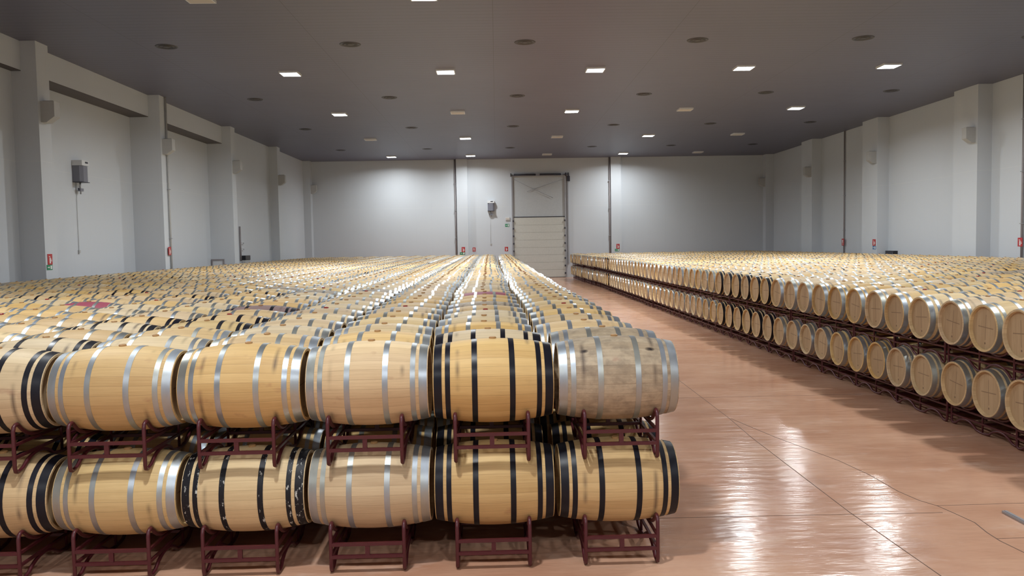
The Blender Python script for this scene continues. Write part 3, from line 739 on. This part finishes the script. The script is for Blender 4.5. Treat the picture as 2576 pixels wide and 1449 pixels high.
# the remaining barrels, one joined mesh
def template(n, full, hidden, HOOPS=HOOP_SETS[0]):
    """returns verts, faces(quads), matid, uv for one barrel; matid 0 wood, 1 hoop, 2 head, 3 bung"""
    mb = MB(); t = 0.0025
    if hidden:
        xs = [-HL, -0.25, 0.25, HL]; lathe(mb, xs, [prof(x) for x in xs], n)
    else:
        brk = sorted(set([-HL, HL, 0.0, 0.26, -0.26] + [s * e for a, b in HOOPS for e in (a, b) for s in (-1, 1)]))
        def inh(x): return any(a <= abs(x) <= b for a, b in HOOPS)
        for a, b in zip(brk, brk[1:]):
            hp = inh((a + b) / 2)
            lathe(mb, [a, b], [prof(a) + (t if hp else 0), prof(b) + (t if hp else 0)], n, 1 if hp else 0)
    for s in (-1, 1):
        r = HR - (0.024 if not hidden else 0); x = s * (HL - (0.04 if not hidden else 0))
        v = [(x, r * math.cos(2 * PI * j / n), r * math.sin(2 * PI * j / n)) for j in range(n)]
        v += [(x, 0, 0)]
        f = [(j, (j + 1) % n, n) if s > 0 else ((j + 1) % n, j, n) for j in range(n)]
        f4 = [(q[0], q[1], q[2], q[2]) for q in f]
        mb.add(v, f, 2, False, [[(v[i][1], v[i][2]) for i in q] for q in f])
        if not hidden:
            X = [x, s * HL]; Rr = [r, HR]
            if s < 0: X = X[::-1]; Rr = Rr[::-1]
            lathe(mb, X, Rr, n, 0, False)
    if full:
        m2 = 6; rr = 0.03; z0 = BR
        v = [(rr * math.cos(2 * PI * i / m2), rr * math.sin(2 * PI * i / m2), z0 - 0.005) for i in range(m2)] + [(rr * math.cos(2 * PI * i / m2), rr * math.sin(2 * PI * i / m2), z0 + 0.012) for i in range(m2)]
        mb.add(v, [(i, (i + 1) % m2, m2 + (i + 1) % m2, m2 + i) for i in range(m2)] + [tuple(range(m2, 2 * m2))], 3)
    return mb
T = {}
for key, args in {'near': (24, True, False), 'mid': (16, True, False), 'far': (12, True, False), 'hid': (8, False, True)}.items():
    for i, HS in enumerate(HOOP_SETS):
        mb = template(*args, HS)
        T[key, i] = (np.array(mb.v, np.float32), np.array([len(q) for q in mb.f], np.int32), np.array([i for q in mb.f for i in q], np.int32),
                     np.array(mb.mi, np.int32), np.array(mb.sm, bool), np.array([c for q in mb.uv for p in q for c in p], np.float32))
WI = {k: i for i, k in enumerate(WOODS)}
mats = [M[k] for k in WOODS] + [M['silver'], M['black'], M['head'], M['bung'], M['bung_red']]
V, FL, FI, MI, SM, UV, SD = [], [], [], [], [], [], []
off = 0
for (B, n, k, t) in rest:
    x, y, z = place(B, n, k, t); w_, hp = style(B, n, k, t)
    hid = t == 0 and n > 2 and k > 1
    key = 'hid' if hid else ('near' if y < 16 else 'mid' if y < 32 else 'far')
    v, fl_, fi, mi, sm, uv = T[key, hset(B, n, k, t)]
    a = (hsh(n, k, t, 61) - .5) * 0.24; c, s = math.cos(a), math.sin(a)
    ya = (hsh(n, k, t, 13) - .5) * 0.026 + 0.012; cy, sy = math.cos(ya), math.sin(ya)
    R1 = np.array([[1, 0, 0], [0, c, -s], [0, s, c]]); R2 = np.array([[cy, -sy, 0], [sy, cy, 0], [0, 0, 1]])
    V.append((v @ (R2 @ R1).T.astype(np.float32)) + np.array([x, y, z], np.float32))
    FL.append(fl_); FI.append(fi + off); off += len(v)
    lut = np.array([WI[w_], 6 if hp != 'silver' else 5, 7, 9 if hsh(n, k, 31) < 0.10 else 8], np.int32)
    MI.append(lut[mi]); SM.append(sm); UV.append(uv)
    SD.append(np.full(len(v), hsh(n, k, t, 2 if B == 'L' else 4), np.float32))
V = np.concatenate(V); FL = np.concatenate(FL); FI = np.concatenate(FI)
me = bpy.data.meshes.new('barrel_stacks')
me.vertices.add(len(V)); me.vertices.foreach_set('co', V.ravel())
me.loops.add(len(FI)); me.loops.foreach_set('vertex_index', FI)
me.polygons.add(len(FL)); st = np.concatenate([[0], np.cumsum(FL)[:-1]]).astype(np.int32)
me.polygons.foreach_set('loop_start', st); me.polygons.foreach_set('loop_total', FL)
me.polygons.foreach_set('material_index', np.concatenate(MI)); me.polygons.foreach_set('use_smooth', np.concatenate(SM))
uvl = me.uv_layers.new(name='UVMap'); uvl.data.foreach_set('uv', np.concatenate(UV))
at = me.attributes.new('seed', 'FLOAT', 'POINT'); at.data.foreach_set('value', np.concatenate(SD))
for m_ in mats: me.materials.append(m_)
me.update(); me.validate()
tag(obj('wine_barrels', me), 'mass of more distant oak wine barrels filling both blocks behind the nearer rows', 'barrels', kind='stuff')

# ------------------------------------------------------------------ racks
def arc(cy_, cz, r, y0, y1, n=9):
    return [(0, y, cz + math.copysign(1, r) * -math.sqrt(r * r - (y - cy_) ** 2) if r > 0 else cz + math.sqrt(r * r - (y - cy_) ** 2)) for y in [y0 + (y1 - y0) * i / (n - 1) for i in range(n)]]
TR = 0.0155
def side_pts(low):
    """closed side loop in local y (centre 0 between both barrels); low = distance from this tier's barrel centre down to the one below, or None on the floor"""
    ys = (-0.3675, 0.3675); rc = 0.3345 + TR; p = []
    zc = ZC1
    # top: front curl, cradle, hump, cradle, rear curl
    p += [(0, -0.704, 0.345), (0, -0.694, 0.376), (0, -0.668, 0.391), (0, -0.646, 0.391)]
    p += arc(ys[0], zc, rc, ys[0] - 0.262, ys[0] + 0.262, 11)
    p += [(0, -0.055, 0.402), (0, 0.0, 0.412), (0, 0.055, 0.402)]
    p += arc(ys[1], zc, rc, ys[1] - 0.262, ys[1] + 0.262, 11)
    p += [(0, 0.646, 0.391), (0, 0.668, 0.391), (0, 0.694, 0.376), (0, 0.704, 0.345)]
    # bottom, rear to front
    d = low if low is not None else 0.857
    zc2 = ZC1 - d; rr = -(0.3425 + TR)
    p += [(0, 0.704, 0.055), (0, 0.694, 0.026), (0, 0.668, TR + .001), (0, 0.64, 0.020)]
    a = arc(ys[1], zc2, rr, ys[1] + 0.23, ys[1] - 0.23, 9)
    p += [(q[0], q[1], max(q[2], TR + 0.002)) for q in a]
    p += [(0, 0.05, TR + .002), (0, 0.0, TR), (0, -0.05, TR + .002)]
    a = arc(ys[0], zc2, rr, ys[0] + 0.23, ys[0] - 0.23, 9)
    p += [(q[0], q[1], max(q[2], TR + 0.002)) for q in a]
    p += [(0, -0.64, 0.020), (0, -0.668, TR + .001), (0, -0.694, 0.026), (0, -0.704, 0.055)]
    return p
def rack_meshes(low, n, full=True):
    s = MB(); s.tube(side_pts(low), TR, n, True)
    s.tube([(0, 0, 0.02), (0, 0, 0.405)], TR * .8, n)
    for z in (0.135, 0.235): s.box((-0.010, -0.704, z - 0.011), (0.010, 0.704, z + 0.011))
    e = MB()
    for z in (0.135, 0.235): e.box((-0.29, -0.0125, z - 0.0125), (0.29, 0.0125, z + 0.0125))
    e.box((-0.018, -0.010, 0.147), (0.018, 0.010, 0.223))
    return s, e
RK = {}
for key, low in (('floor', None), ('L', DZ['L']), ('R', DZ['R'])):
    for lod, n in (('near', 10), ('far', 5)):
        s, e = rack_meshes(low, n)
        RK[key, lod] = (s.mesh('side_frame', M['rack']), e.mesh('end_ladder', M['rack']))
        if lod == 'far':
            mb = MB()
            for dx in (-0.29, 0.29): mb.add([(v[0] + dx, v[1], v[2]) for v in s.v], s.f)
            for dy in (-0.704, 0.0, 0.704): mb.add([(v[0], v[1] + dy, v[2]) for v in e.v], e.f)
            RK[key, 'whole'] = mb.mesh('barrel_rack', M['rack'])
def make_rack(B, r, k, t):
    n = 2 * r
    x0, y0, z0 = place(B, n, k, t); x1, y1, _ = place(B, n + 1, k, t)
    z = t * DZ[B]
    key = 'floor' if t == 0 else B
    ymid = (y0 + y1) / 2
    if B == 'L' and r == 0:
        lb = 'maroon steel barrel rack, front row, %s, %s the aisle' % ('between the two tiers' if t else 'standing on the floor', 'at the end by' if k == 0 else ordw(k + 1) + ' from')
    elif B == 'L': lb = 'maroon barrel rack, left block, %s tier, %s rack back, %s column from aisle' % ('upper' if t else 'lower', ordw(r + 1), ordw(k + 1))
    else: lb = 'maroon barrel rack, right block, %s tier, %s rack back, %s column from aisle' % ('upper' if t else 'lower', ordw(r + 1), ordw(k + 1))
    near = ymid < 20 and k < 8 and (r < 2 or k == 0)
    gp = 'steel racks carrying the %s block barrels' % ('left' if B == 'L' else 'right')
    rz = 0.012
    if near:
        o = bpy.data.objects.new('barrel_rack', None); C.objects.link(o); o.empty_display_size = .2
        s, e = RK[key, 'near']
        for dx in (-0.29, 0.29): obj('side_frame', s, o).location = (dx, 0, 0)
        for dy in (-0.704, 0.0, 0.704): obj('end_ladder', e, o).location = (0, dy, 0)
    else:
        o = obj('barrel_rack', RK[key, 'whole'])
    o.location = ((x0 + x1) / 2, ymid, z); o.rotation_euler = (0, 0, rz)
    tag(o, lb, 'barrel rack', gp)
    return o
for t in (0, 1):
    for k in range(NCOL['L']): make_rack('L', 0, k, t)
    for k in range(7): make_rack('L', 1, k, t)
    for r in range(2, NROW['L'] // 2): make_rack('L', r, 0, t)
    for r in range(NROW['R'] // 2): make_rack('R', r, 0, t)
    for r in range(12): make_rack('R', r, 1, t)
